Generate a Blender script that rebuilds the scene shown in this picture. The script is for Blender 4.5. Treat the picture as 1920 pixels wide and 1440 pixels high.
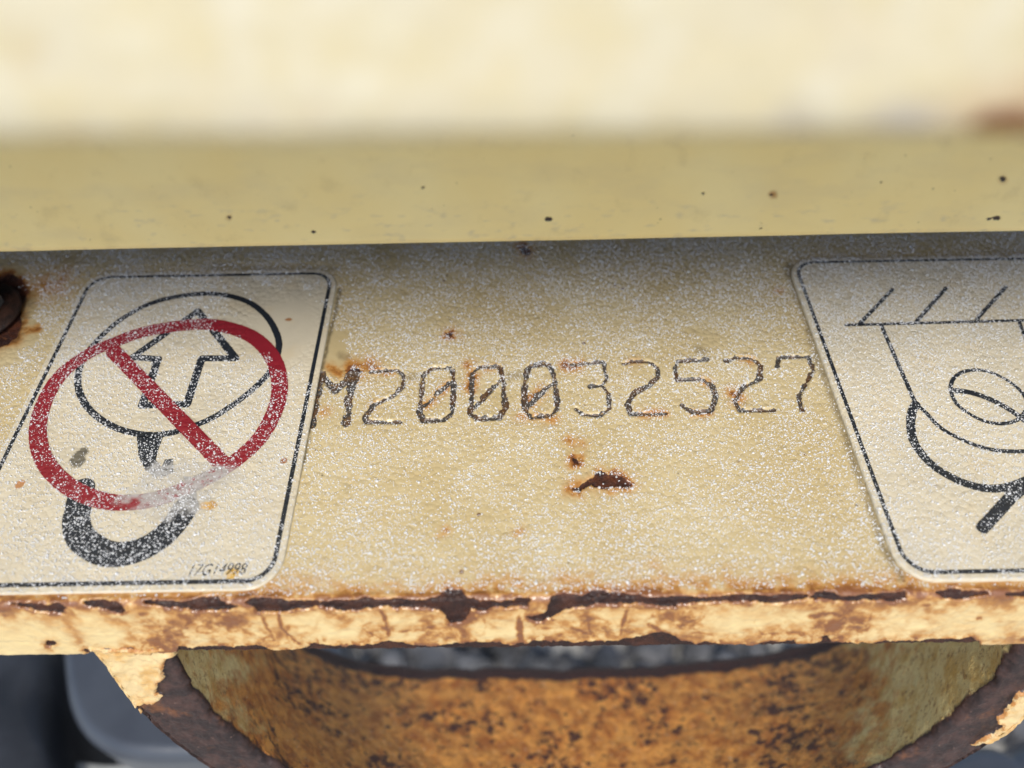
import bpy, math
import numpy as np

for o in list(bpy.data.objects):
    bpy.data.objects.remove(o)
SC = bpy.context.scene
COL = SC.collection

# ------------------------------------------------------------------ camera
F = 1440.0                      # focal length in photo pixels (photo 1920 x 1440)
PITCH = math.radians(50.5)      # looking down onto the plate
ROLL = math.radians(-1.0)
H = 0.16 * math.sin(PITCH)      # height above the plate top (z = 0)
CAM = np.array([0.0, 0.0, H])
_f = np.array([0, math.cos(PITCH), -math.sin(PITCH)])
_u = np.array([0, math.sin(PITCH), math.cos(PITCH)])
_r = np.array([1.0, 0, 0])
_c, _s = math.cos(ROLL), math.sin(ROLL)
RGT, UPV, FWD = _r * _c + _u * _s, _u * _c - _r * _s, _f

cd = bpy.data.cameras.new('camera')
cd.sensor_width = 36.0
cd.lens = 36.0 * F / 1920.0
cd.clip_start = 0.002
cd.clip_end = 200.0
cd.dof.use_dof = True
cd.dof.focus_distance = 0.153
cd.dof.aperture_fstop = 8.6
cam = bpy.data.objects.new('camera', cd)
COL.objects.link(cam)
from mathutils import Matrix
cam.matrix_world = Matrix((
    (RGT[0], UPV[0], -FWD[0], CAM[0]),
    (RGT[1], UPV[1], -FWD[1], CAM[1]),
    (RGT[2], UPV[2], -FWD[2], CAM[2]),
    (0, 0, 0, 1)))
SC.camera = cam

# ------------------------------------------------------------------ light
SUN_EL = math.radians(50.0)
SUN_AZ = math.radians(-10.0)     # sun stands behind the camera, a little to its left
SD = np.array([math.sin(SUN_AZ) * math.cos(SUN_EL), -math.cos(SUN_AZ) * math.cos(SUN_EL), math.sin(SUN_EL)])
w = bpy.data.worlds.new('World')
SC.world = w
w.use_nodes = True
nt = w.node_tree
sky = nt.nodes.new('ShaderNodeTexSky')
sky.sky_type = 'NISHITA'
sky.sun_disc = False
sky.sun_elevation = SUN_EL
sky.sun_rotation = math.radians(180.0) + SUN_AZ
sky.dust_density = 1.5
sky.air_density = 1.0
nt.links.new(sky.outputs[0], nt.nodes['Background'].inputs[0])
nt.nodes['Background'].inputs[1].default_value = 0.075
ld = bpy.data.lights.new('sun', 'SUN')
ld.energy = 1.5
ld.angle = math.radians(14.0)
ld.color = (1.0, 0.95, 0.87)
sun = bpy.data.objects.new('sun', ld)
COL.objects.link(sun)
from mathutils import Vector
sun.rotation_euler = Vector(-SD).to_track_quat('-Z', 'Y').to_euler()
vs = SC.view_settings
vs.view_transform = 'Standard'
vs.look = 'None'
vs.gamma = 1.0
vs.exposure = 1.22
vs.use_curve_mapping = False
SC.cycles.use_denoising = True
SC.cycles.max_bounces = 8

# ------------------------------------------------------------------ maths
def proj(P):
    """world points -> photo pixels"""
    d = np.asarray(P) - CAM
    z = d @ FWD
    return np.stack([960 + F * (d @ RGT) / z, 720 - F * (d @ UPV) / z], -1)

def ray(p):
    p = np.atleast_2d(np.asarray(p, float))
    return FWD + RGT * ((p[:, :1] - 960) / F) - UPV * ((p[:, 1:] - 720) / F)

def hit(p, n=(0, 0, 1), o=(0, 0, 0)):
    """photo pixel -> point on the plane through o with normal n"""
    n = np.asarray(n, float)
    d = ray(p)
    t = ((np.asarray(o, float) - CAM) @ n) / (d @ n)
    return CAM + d * t[:, None]

def h2(ix, iy, seed):
    n = (ix.astype(np.int64) * 374761393 + iy.astype(np.int64) * 668265263 + seed * 1442695041) & 0xFFFFFFFF
    n = ((n ^ (n >> 13)) * 1274126177) & 0xFFFFFFFF
    n = n ^ (n >> 16)
    return (n & 0xFFFF) / 65535.0

def vnoise(x, y, seed=0):
    ix, iy = np.floor(x), np.floor(y)
    fx, fy = x - ix, y - iy
    fx, fy = fx * fx * (3 - 2 * fx), fy * fy * (3 - 2 * fy)
    ix, iy = ix.astype(np.int64), iy.astype(np.int64)
    a, b = h2(ix, iy, seed), h2(ix + 1, iy, seed)
    c, d = h2(ix, iy + 1, seed), h2(ix + 1, iy + 1, seed)
    return (a * (1 - fx) + b * fx) * (1 - fy) + (c * (1 - fx) + d * fx) * fy

def fbm(x, y, seed=0, octs=4):
    """value noise, about -1 .. 1"""
    r, a, t = 0, 1.0, 0
    for k in range(octs):
        r = r + a * (vnoise(x * 2 ** k + 17 * k, y * 2 ** k - 9 * k, seed + k) * 2 - 1)
        t += a
        a *= 0.55
    return r / t * 1.5

def sstep(a, b, x):
    t = np.clip((x - a) / (b - a), 0, 1)
    return t * t * (3 - 2 * t)

def seg_dist(P, A, B):
    d = B - A
    t = np.clip(((P - A) @ d) / max(d @ d, 1e-20), 0, 1)
    return np.hypot(*(P - A - t[..., None] * d).T).T if P.ndim == 2 else np.linalg.norm(P - A - t[..., None] * d, axis=-1)

def line_dist(P, L):
    L = np.asarray(L, float)
    r = np.full(P.shape[0], 1e9)
    for a, b in zip(L[:-1], L[1:]):
        r = np.minimum(r, seg_dist(P, a, b))
    return r

def poly_sd(P, L):
    """signed distance, negative inside"""
    L = np.asarray(L, float)
    Lc = np.vstack([L, L[:1]])
    d = line_dist(P, Lc)
    ins = np.zeros(P.shape[0], bool)
    for a, b in zip(Lc[:-1], Lc[1:]):
        if a[1] == b[1]:
            continue
        c = (a[1] > P[:, 1]) != (b[1] > P[:, 1])
        ins ^= c & (P[:, 0] < (b[0] - a[0]) * (P[:, 1] - a[1]) / (b[1] - a[1]) + a[0])
    return np.where(ins, -d, d)

def near_eval(P, L, fn, pad, out):
    """out = min(out, fn) only for points within pad of the shape's box"""
    L = np.asarray(L, float)
    m = ((P[:, 0] > L[:, 0].min() - pad) & (P[:, 0] < L[:, 0].max() + pad) &
         (P[:, 1] > L[:, 1].min() - pad) & (P[:, 1] < L[:, 1].max() + pad))
    if m.any():
        out[m] = np.minimum(out[m], fn(P[m], L))

def smooth_path(L, closed=False, n=8):
    L = np.asarray(L, float)
    N = len(L)
    out = []
    for i in range(N if closed else N - 1):
        g = (lambda k: L[k % N]) if closed else (lambda k: L[min(max(k, 0), N - 1)])
        p0, p1, p2, p3 = g(i - 1), g(i), g(i + 1), g(i + 2)
        for t in np.arange(n) / n:
            out.append(0.5 * (2 * p1 + (p2 - p0) * t + (2 * p0 - 5 * p1 + 4 * p2 - p3) * t * t + (3 * p1 - p0 - 3 * p2 + p3) * t ** 3))
    out.append(L[0] if closed else L[-1])
    return np.array(out)

def crop(L, ox, oy, k):
    return [(ox + x * k, oy + y * k) for x, y in L]

# ------------------------------------------------------------------ meshes
def mesh_np(name, V, Q, mat, parent=None, smooth=True, attrs=None):
    V = np.asarray(V, np.float32)
    Q = np.asarray(Q, np.int32)
    me = bpy.data.meshes.new(name)
    me.vertices.add(len(V))
    me.vertices.foreach_set('co', V.ravel())
    k = Q.shape[1]
    me.loops.add(Q.size)
    me.loops.foreach_set('vertex_index', Q.ravel())
    me.polygons.add(len(Q))
    me.polygons.foreach_set('loop_start', np.arange(0, Q.size, k, dtype=np.int32))
    me.update(calc_edges=True)
    me.polygons.foreach_set('use_smooth', np.full(len(Q), smooth))
    for nm, a in (attrs or {}).items():
        at = me.attributes.new(nm, 'FLOAT', 'POINT')
        at.data.foreach_set('value', np.asarray(a, np.float32))
    me.materials.append(mat)
    me.validate()
    o = bpy.data.objects.new(name, me)
    COL.objects.link(o)
    if parent:
        o.parent = parent
    return o

def grid_quads(nu, nv, wrap_u=False):
    i = np.arange(nu if wrap_u else nu - 1)
    j = np.arange(nv - 1)
    I, J = np.meshgrid(i, j)
    I2 = (I + 1) % nu
    return np.stack([J * nu + I, J * nu + I2, (J + 1) * nu + I2, (J + 1) * nu + I], -1).reshape(-1, 4)

def grid_normals(V):
    du = np.gradient(V, axis=1)
    dv = np.gradient(V, axis=0)
    n = np.cross(du, dv)
    return n / np.maximum(np.linalg.norm(n, axis=-1, keepdims=True), 1e-12)

def empty(name, label, cat, loc=(0, 0, 0), group=None):
    o = bpy.data.objects.new(name, None)
    o.empty_display_size = 0.01
    COL.objects.link(o)
    o.location = loc
    o['label'] = label
    o['category'] = cat
    if group:
        o['group'] = group
    return o

def adopt(o, parent):
    o.parent = parent
    o.matrix_parent_inverse = Matrix.Translation(parent.location).inverted()
    return o

def mask_mesh(name, sdf, x0, x1, y0, y1, step, zfun, mat, parent):
    """flat piece of any outline: cells inside the outline, border vertices pulled onto it"""
    xs = np.arange(x0, x1 + step, step)
    ys = np.arange(y0, y1 + step, step)
    X, Y = np.meshgrid(xs, ys)
    P = np.stack([X.ravel(), Y.ravel()], -1)
    D = sdf(P).reshape(X.shape)
    q = grid_quads(len(xs), len(ys))
    Df = D.ravel()
    keep = (Df[q] < 0).sum(1) >= 2
    q = q[keep]
    gy, gx = np.gradient(D, step)
    g = np.stack([gx.ravel(), gy.ravel()], -1)
    g /= np.maximum(np.linalg.norm(g, axis=1, keepdims=True), 1e-6)
    used, inv = np.unique(q, return_inverse=True)
    p = P[used]
    d = Df[used]
    out = d > 0
    p[out] -= g[used][out] * np.minimum(d[out], step)[:, None]
    V = np.column_stack([p, zfun(p)])
    o = mesh_np(name, V, inv.reshape(-1, 4), mat)
    if parent:
        adopt(o, parent)
    return o

# ------------------------------------------------------------------ materials
PEEL_S, PEEL_D = 900.0, 0.0003

class NB:
    def __init__(self, name):
        self.m = bpy.data.materials.new(name)
        self.m.use_nodes = True
        self.t = self.m.node_tree
        self.b = self.t.nodes['Principled BSDF']
        self.pos = self.n('ShaderNodeNewGeometry').outputs['Position']
    def n(self, kind, **kw):
        nd = self.t.nodes.new(kind)
        for k, v in kw.items():
            setattr(nd, k, v)
        return nd
    def set(self, sock, v):
        if hasattr(v, 'is_linked'):
            self.t.links.new(v, sock)
        else:
            if isinstance(v, (tuple, list)) and len(v) == 3 and sock.type == 'RGBA':
                v = (*v, 1)
            sock.default_value = v
    def math(self, op, a, b=0.0, c=None, clamp=False):
        nd = self.n('ShaderNodeMath', operation=op, use_clamp=clamp)
        self.set(nd.inputs[0], a)
        self.set(nd.inputs[1], b)
        if c is not None:
            self.set(nd.inputs[2], c)
        return nd.outputs[0]
    def noise(self, scale, detail=3, rough=0.55, vec=None, dist=0.0):
        nd = self.n('ShaderNodeTexNoise')
        self.set(nd.inputs['Vector'], vec or self.pos)
        nd.inputs['Scale'].default_value = scale
        nd.inputs['Detail'].default_value = detail
        nd.inputs['Roughness'].default_value = rough
        nd.inputs['Distortion'].default_value = dist
        return nd.outputs['Fac']
    def vor(self, scale, feature='F1', vec=None, rnd=1.0, out='Distance'):
        nd = self.n('ShaderNodeTexVoronoi', feature=feature)
        self.set(nd.inputs['Vector'], vec or self.pos)
        nd.inputs['Scale'].default_value = scale
        nd.inputs['Randomness'].default_value = rnd
        return nd.outputs[out]
    def ramp(self, x, a, b, lo=0.0, hi=1.0):
        nd = self.n('ShaderNodeMapRange', interpolation_type='SMOOTHSTEP')
        self.set(nd.inputs[0], x)
        for i, v in enumerate((a, b, lo, hi)):
            nd.inputs[i + 1].default_value = v
        return nd.outputs[0]
    def mix(self, f, a, b):
        nd = self.n('ShaderNodeMix', data_type='RGBA')
        self.set(nd.inputs[0], f)
        self.set(nd.inputs[6], a)
        self.set(nd.inputs[7], b)
        return nd.outputs[2]
    def mixf(self, f, a, b):
        nd = self.n('ShaderNodeMix', data_type='FLOAT')
        self.set(nd.inputs[0], f)
        self.set(nd.inputs[2], a)
        self.set(nd.inputs[3], b)
        return nd.outputs[0]
    def attr(self, nm):
        return self.n('ShaderNodeAttribute', attribute_name=nm).outputs['Fac']
    def bump(self, height, dist, strength=1.0, normal=None):
        nd = self.n('ShaderNodeBump')
        self.set(nd.inputs['Strength'], strength)
        nd.inputs['Distance'].default_value = dist
        self.set(nd.inputs['Height'], height)
        if normal is not None:
            self.set(nd.inputs['Normal'], normal)
        return nd.outputs[0]
    def ellipse(self, cx, cy, rx, ry, rag=0.35, scale=300.0):
        """1 inside a ragged ellipse on the plate (world metres), 0 outside"""
        sp = self.n('ShaderNodeSeparateXYZ')
        self.set(sp.inputs[0], self.pos)
        a = self.math('DIVIDE', self.math('SUBTRACT', sp.outputs[0], cx), rx)
        b = self.math('DIVIDE', self.math('SUBTRACT', sp.outputs[1], cy), ry)
        d = self.math('SQRT', self.math('ADD', self.math('MULTIPLY', a, a), self.math('MULTIPLY', b, b)))
        n = self.math('MULTIPLY', self.math('SUBTRACT', self.noise(scale, 4, 0.6), 0.5), rag * 2)
        return self.ramp(self.math('ADD', d, n), 1.25, 0.75)
    def peel(self, amount=1.0, deep=False):
        """fine pebbled texture of the thick paint and of the vinyl film"""
        wv = self.n('ShaderNodeTexNoise')
        self.set(wv.inputs['Vector'], self.pos)
        wv.inputs['Scale'].default_value = 900
        wv.inputs['Detail'].default_value = 1
        vm = self.n('ShaderNodeVectorMath', operation='MULTIPLY_ADD')
        self.set(vm.inputs[0], wv.outputs['Color'])
        vm.inputs[1].default_value = (0.0006, 0.0006, 0.0006)
        self.set(vm.inputs[2], self.pos)
        v = vm.outputs[0]
        if not deep:
            d = self.vor(900, vec=v)
            h = self.math('SUBTRACT', 1.0, self.math('MULTIPLY', d, d))
            h = self.math('ADD', h, self.math('MULTIPLY', self.noise(380, 2, 0.5), 0.8))
            return self.bump(h, 0.00018, amount)
        d = self.vor(PEEL_S, vec=v)
        h = self.math('SUBTRACT', 1.0, self.math('POWER', d, 1.4))
        h = self.math('ADD', h, self.math('MULTIPLY', self.noise(650, 2, 0.5), 0.9))
        return self.bump(h, PEEL_D, amount)
    def done(self, color, rough, normal=None, spec=0.5, metal=0.0, coat=None, coat_w=1.0, coat_r=0.27):
        self.set(self.b.inputs['Base Color'], color)
        self.set(self.b.inputs['Roughness'], rough)
        self.set(self.b.inputs['Specular IOR Level'], spec)
        self.set(self.b.inputs['Metallic'], metal)
        if normal is not None:
            self.set(self.b.inputs['Normal'], normal)
        if coat is not None:
            self.set(self.b.inputs['Coat Weight'], coat_w)
            self.set(self.b.inputs['Coat Roughness'], coat_r)
            self.set(self.b.inputs['Coat Normal'], coat)
        return self.m

def px_world(p):
    q = hit(p)[0]
    return float(q[0]), float(q[1])

def smooth_spot(b):
    """places rubbed smooth, without the pebbled texture"""
    f = b.ellipse(*px_world((535, 620)), 0.0075, 0.010, 0.3, 200)
    f2 = b.ellipse(*px_world((625, 655)), 0.004, 0.006, 0.3, 200)
    f3 = b.ellipse(*px_world((430, 905)), 0.0, 0.0) if False else None
    return b.math('MAXIMUM', f, f2)

CREAM = (0.50, 0.40, 0.215)

def rust_color(b):
    n = b.noise(260, 6, 0.65)
    n2 = b.noise(1100, 4, 0.6)
    c = b.mix(b.ramp(n, 0.40, 0.66), (0.030, 0.012, 0.010), (0.115, 0.036, 0.016))
    c = b.mix(b.ramp(n2, 0.58, 0.78), c, (0.17, 0.062, 0.022))
    return c

def make_paint():
    b = NB('pebbled_cream_paint')
    rust, stain, lip = b.attr('rust'), b.attr('stain'), b.attr('lip')
    n1 = b.noise(45, 4, 0.6)
    n2 = b.noise(220, 4, 0.6)
    c = b.mix(b.ramp(n1, 0.35, 0.7), CREAM, (0.56, 0.47, 0.285))
    c = b.mix(b.ramp(n2, 0.58, 0.75, 0, 0.35), c, (0.52, 0.365, 0.14))
    # sparse pin-head rust specks
    sv = b.vor(210)
    sm = b.ramp(b.noise(170, 2, 0.5), 0.56, 0.62)
    c = b.mix(b.math('MULTIPLY', b.ramp(sv, 0.12, 0.05), sm), c, (0.13, 0.055, 0.02))
    sv2 = b.vor(330)
    sm2 = b.ramp(b.noise(90, 2, 0.5), 0.58, 0.64)
    c = b.mix(b.math('MULTIPLY', b.ramp(sv2, 0.13, 0.06, 0, 0.8), sm2), c, (0.09, 0.07, 0.05))
    # orange stain around bare steel
    sn = b.math('MULTIPLY', stain, b.ramp(b.noise(420, 5, 0.65), 0.25, 0.62, 0.35, 1.25))
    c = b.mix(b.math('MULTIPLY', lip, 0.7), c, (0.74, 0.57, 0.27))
    c = b.mix(b.ramp(sn, 0.0, 0.8, 0, 0.95), c, (0.45, 0.205, 0.042))
    c = b.mix(b.ramp(sn, 0.5, 1.15, 0, 0.9), c, (0.17, 0.055, 0.018))
    gn = b.math('MULTIPLY', b.attr('dark_marks'), b.ramp(b.noise(500, 4, 0.6), 0.25, 0.6, 0.5, 1.0))
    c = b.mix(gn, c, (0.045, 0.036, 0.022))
    rc = rust_color(b)
    rc = b.mix(b.math('MULTIPLY', lip, 0.6), rc, (0.020, 0.010, 0.009))
    rf = b.ramp(rust, 0.35, 0.65)
    c = b.mix(rf, c, rc)
    sm = smooth_spot(b)
    amt = b.math('MULTIPLY', b.math('SUBTRACT', 1.0, b.math('MULTIPLY', sm, 0.9)), b.mixf(lip, 1.0, 0.22))
    amt = b.math('MULTIPLY', amt, b.mixf(b.ramp(b.noise(110, 3, 0.5), 0.35, 0.65), 0.75, 1.0))
    nrm = b.peel(amt)
    rb = b.bump(b.noise(1500, 4, 0.7), 0.0004, rf, nrm)
    return b.done(c, b.mixf(rf, 0.5, 0.55), rb, spec=0.3, coat=b.peel(amt, True), coat_w=b.mixf(rf, 1.0, 0.12))

def make_vinyl(name, color, wear=None, tint=None):
    b = NB(name)
    c = color
    n1 = b.noise(60, 4, 0.6)
    lo = tuple(v * 0.9 for v in color)
    c = b.mix(b.ramp(n1, 0.35, 0.65), lo, color)
    if tint:
        c = b.mix(b.ramp(b.noise(130, 4, 0.6), 0.5, 0.72, 0, 0.5), c, tint)
        sv = b.vor(230)
        sm = b.ramp(b.noise(200, 2, 0.5), 0.60, 0.66)
        c = b.mix(b.math('MULTIPLY', b.ramp(sv, 0.13, 0.05), sm), c, (0.20, 0.075, 0.02))
        for (p, rx, ry, k) in [((397, 950), .0010, .0010, (.45, .24, .04)), ((437, 1078), .0011, .0011, (.60, .36, .05)),
                               ((533, 866), .0006, .0006, (.28, .09, .02)), ((542, 602), .0008, .0005, (.35, .14, .04)),
                               ((40, 910), .0008, .0009, (.42, .18, .06)), ((386, 950), .001, .0008, (.62, .36, .08))]:
            c = b.mix(b.math('MULTIPLY', b.ellipse(*px_world(p), rx, ry, 0.5, 900), 0.9), c, k)
        dark = b.ellipse(*px_world((150, 860)), 0.0016, 0.0022, 0.9, 700)
        c = b.mix(b.math('MULTIPLY', dark, 0.85), c, (0.07, 0.065, 0.05))
    if wear:
        e = b.ellipse(*px_world((335, 915)), 0.0088, 0.0062, 0.85, 300)
        e2 = b.ellipse(*px_world((400, 897)), 0.0060, 0.0026, 0.8, 340)
        e = b.math('MAXIMUM', e, e2)
        e = b.math('MULTIPLY', e, b.ramp(b.noise(750, 5, 0.75), 0.33, 0.50))
        c = b.mix(b.math('MULTIPLY', e, wear), c, (0.40, 0.395, 0.385))
    sm = smooth_spot(b)
    amt = b.math('SUBTRACT', 1.0, b.math('MULTIPLY', sm, 0.92))
    amt = b.math('MULTIPLY', amt, b.mixf(b.ramp(b.noise(110, 3, 0.5), 0.35, 0.65), 0.75, 1.0))
    return b.done(c, 0.5, b.peel(amt), spec=0.3, coat=b.peel(amt, True))

M_PAINT = make_paint()
M_VINYL = make_vinyl('aged_white_vinyl', (0.62, 0.56, 0.43), wear=0.5, tint=(0.60, 0.50, 0.33))
M_BLACK = make_vinyl('black_print', (0.016, 0.021, 0.030), wear=0.9)
M_RED = make_vinyl('red_print', (0.25, 0.015, 0.027), wear=0.9)

def make_stamp():
    b = NB('grimy_stamped_steel')
    n = b.noise(330, 4, 0.6)
    c = b.mix(b.ramp(n, 0.42, 0.62), (0.055, 0.052, 0.050), (0.095, 0.050, 0.024))
    c = b.mix(b.ramp(b.noise(1500, 3, 0.6), 0.56, 0.75), c, (0.32, 0.20, 0.08))
    return b.done(c, 0.5, b.peel(0.9), spec=0.3, coat=b.peel(0.9, True), coat_w=0.7)
M_STAMP = make_stamp()

def make_eye():
    b = NB('rusted_eye_steel')
    rust, cream, tone = b.attr('rust'), b.attr('cream'), b.attr('tone')
    rc = b.mix(b.ramp(b.noise(260, 6, 0.65), 0.38, 0.66), (0.022, 0.013, 0.013), (0.060, 0.031, 0.026))
    rc = b.mix(b.ramp(b.noise(90, 5, 0.6), 0.60, 0.72, 0, 0.8), rc, (0.17, 0.065, 0.025))
    rc = b.mix(b.ramp(b.noise(1400, 3, 0.6), 0.66, 0.74, 0, 0.7), rc, (0.22, 0.14, 0.11))
    n = b.noise(190, 6, 0.65)
    # inner wall: thin cream paint browned by rust
    wall = b.mix(b.ramp(b.noise(260, 7, 0.72), 0.34, 0.64), (0.42, 0.125, 0.020), (0.84, 0.37, 0.075))
    wall = b.mix(b.ramp(b.noise(800, 5, 0.7), 0.58, 0.74, 0, 0.75), wall, (0.88, 0.66, 0.40))
    big = b.ramp(b.noise(60, 3, 0.5), 0.42, 0.62)
    pn = b.math('ADD', b.noise(300, 6, 0.74), b.math('MULTIPLY', big, 0.10))
    pit = b.math('MULTIPLY', b.ramp(pn, 0.56, 0.65), b.ramp(tone, 0.25, 0.9))
    wall = b.mix(pit, wall, (0.085, 0.028, 0.016))
    wall = b.mix(b.math('MULTIPLY', b.ramp(b.noise(1300, 4, 0.7), 0.60, 0.72, 0, 0.6), b.ramp(tone, 0.1, 0.6)), wall, (0.10, 0.04, 0.02))
    old = b.mix(b.ramp(n, 0.42, 0.70), (0.88, 0.68, 0.29), (0.66, 0.40, 0.10))
    old = b.mix(b.ramp(b.noise(520, 6, 0.75), 0.50, 0.66, 0, 0.8), old, (0.34, 0.16, 0.045))
    wall = b.mix(b.ramp(b.math('ADD', tone, b.math('MULTIPLY', b.math('SUBTRACT', b.noise(200, 6, 0.7), 0.5), 1.3)), 0.66, 0.26), wall, old)
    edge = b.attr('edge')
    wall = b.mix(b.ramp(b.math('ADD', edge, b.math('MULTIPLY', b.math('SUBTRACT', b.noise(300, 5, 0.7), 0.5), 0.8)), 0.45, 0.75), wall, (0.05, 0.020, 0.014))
    paint = b.mix(b.ramp(b.noise(240, 5, 0.6), 0.42, 0.7), (0.66, 0.50, 0.26), (0.58, 0.34, 0.11))
    fringe = b.math('MULTIPLY', b.attr('fringe'), b.ramp(b.noise(420, 5, 0.7), 0.35, 0.6))
    paint = b.mix(b.ramp(fringe, 0.1, 0.8, 0, 0.9), paint, (0.42, 0.17, 0.04))
    c = b.mix(b.ramp(cream, 0.35, 0.65), rc, wall)
    c = b.mix(b.ramp(rust, 0.65, 0.35), c, paint)
    wallf = b.ramp(cream, 0.35, 0.65)
    h = b.math('ADD', b.noise(750, 5, 0.7), b.math('MULTIPLY', b.noise(190, 4, 0.6), 1.5))
    return b.done(c, 0.42, b.bump(h, 0.0007, b.mixf(wallf, 0.35, 0.9)))
M_EYE = make_eye()

def make_panel(name, soft):
    b = NB(name)
    rust, stain, grey = b.attr('rust'), b.attr('stain'), b.attr('grey')
    c = b.mix(b.ramp(b.noise(28 if soft else 50, 3, 0.5), 0.35, 0.7), (0.55, 0.49, 0.34) if soft else (0.82, 0.65, 0.285), (0.60, 0.55, 0.41) if soft else (0.84, 0.69, 0.33))
    c = b.mix(b.ramp(b.noise(160, 4, 0.6), 0.55, 0.75, 0, 0.3), c, (0.55, 0.42, 0.19))
    sv = b.vor(420)
    sm = b.ramp(b.noise(130, 2, 0.5), 0.56, 0.66)
    c = b.mix(b.math('MULTIPLY', b.ramp(sv, 0.13, 0.05, 0, 0.5), sm), c, (0.20, 0.16, 0.07))
    if soft:
        c = b.mix(b.ramp(b.noise(230, 3, 0.6, dist=0.8), 0.44, 0.62, 0, 0.55), c, (0.55, 0.47, 0.27))
        c = b.mix(b.ramp(b.noise(190, 3, 0.6), 0.50, 0.66, 0, 0.45), c, (0.62, 0.60, 0.50))  # pale mottles painted in for blurred glints on the bumpy paint
    c = b.mix(grey, c, (0.30, 0.28, 0.30))
    c = b.mix(b.ramp(stain, 0.0, 1.0), c, (0.36, 0.17, 0.04))
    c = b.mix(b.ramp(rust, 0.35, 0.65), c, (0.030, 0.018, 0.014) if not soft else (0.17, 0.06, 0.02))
    h = b.math('ADD', b.noise(420, 3, 0.55), b.math('MULTIPLY', b.noise(120, 2, 0.5), 1.5))
    return b.done(c, 0.6 if soft else 0.34, b.bump(h, 0.0004, 0.7 if soft else 0.22), spec=0.2 if soft else 0.5)
M_PANEL = make_panel('glint_mottled_panel_paint', True)
M_BEAM = make_panel('smooth_cream_beam_paint', False)

def simple(name, c1, c2, scale, rough, bump=0.0, metal=0.0, spec=0.5):
    b = NB(name)
    c = b.mix(b.ramp(b.noise(scale, 4, 0.6), 0.35, 0.65), c1, c2)
    nrm = b.bump(b.noise(scale * 4, 4, 0.6), bump, 0.8) if bump else None
    return b.done(c, rough, nrm, spec, metal)
M_BOLT = simple('weathered_bolt_zinc', (0.16, 0.15, 0.14), (0.26, 0.25, 0.23), 300, 0.4, 0.0002, 0.6)
M_WASH = simple('rusty_washer_steel', (0.012, 0.008, 0.007), (0.05, 0.022, 0.014), 350, 0.55, 0.0003)
M_DARK = simple('dark_blue_grey_plastic', (0.050, 0.058, 0.074), (0.062, 0.072, 0.090), 30, 0.28, 0.0002)
M_RUBB = simple('black_rubber', (0.012, 0.014, 0.018), (0.030, 0.034, 0.042), 25, 0.5, 0.0003)
M_STRIP = simple('dull_grey_metal', (0.26, 0.27, 0.26), (0.34, 0.35, 0.34), 40, 0.5)
M_GROUND = simple('grey_gravel_soil', (0.30, 0.29, 0.26), (0.38, 0.37, 0.34), 60, 0.9, 0.004)
M_STONE = simple('shade_toned_gravel_stone', (0.02, 0.021, 0.023), (0.12, 0.12, 0.125), 18, 0.8, 0.002)  # stones darkened in colour to stand in for shade under the machine

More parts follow.
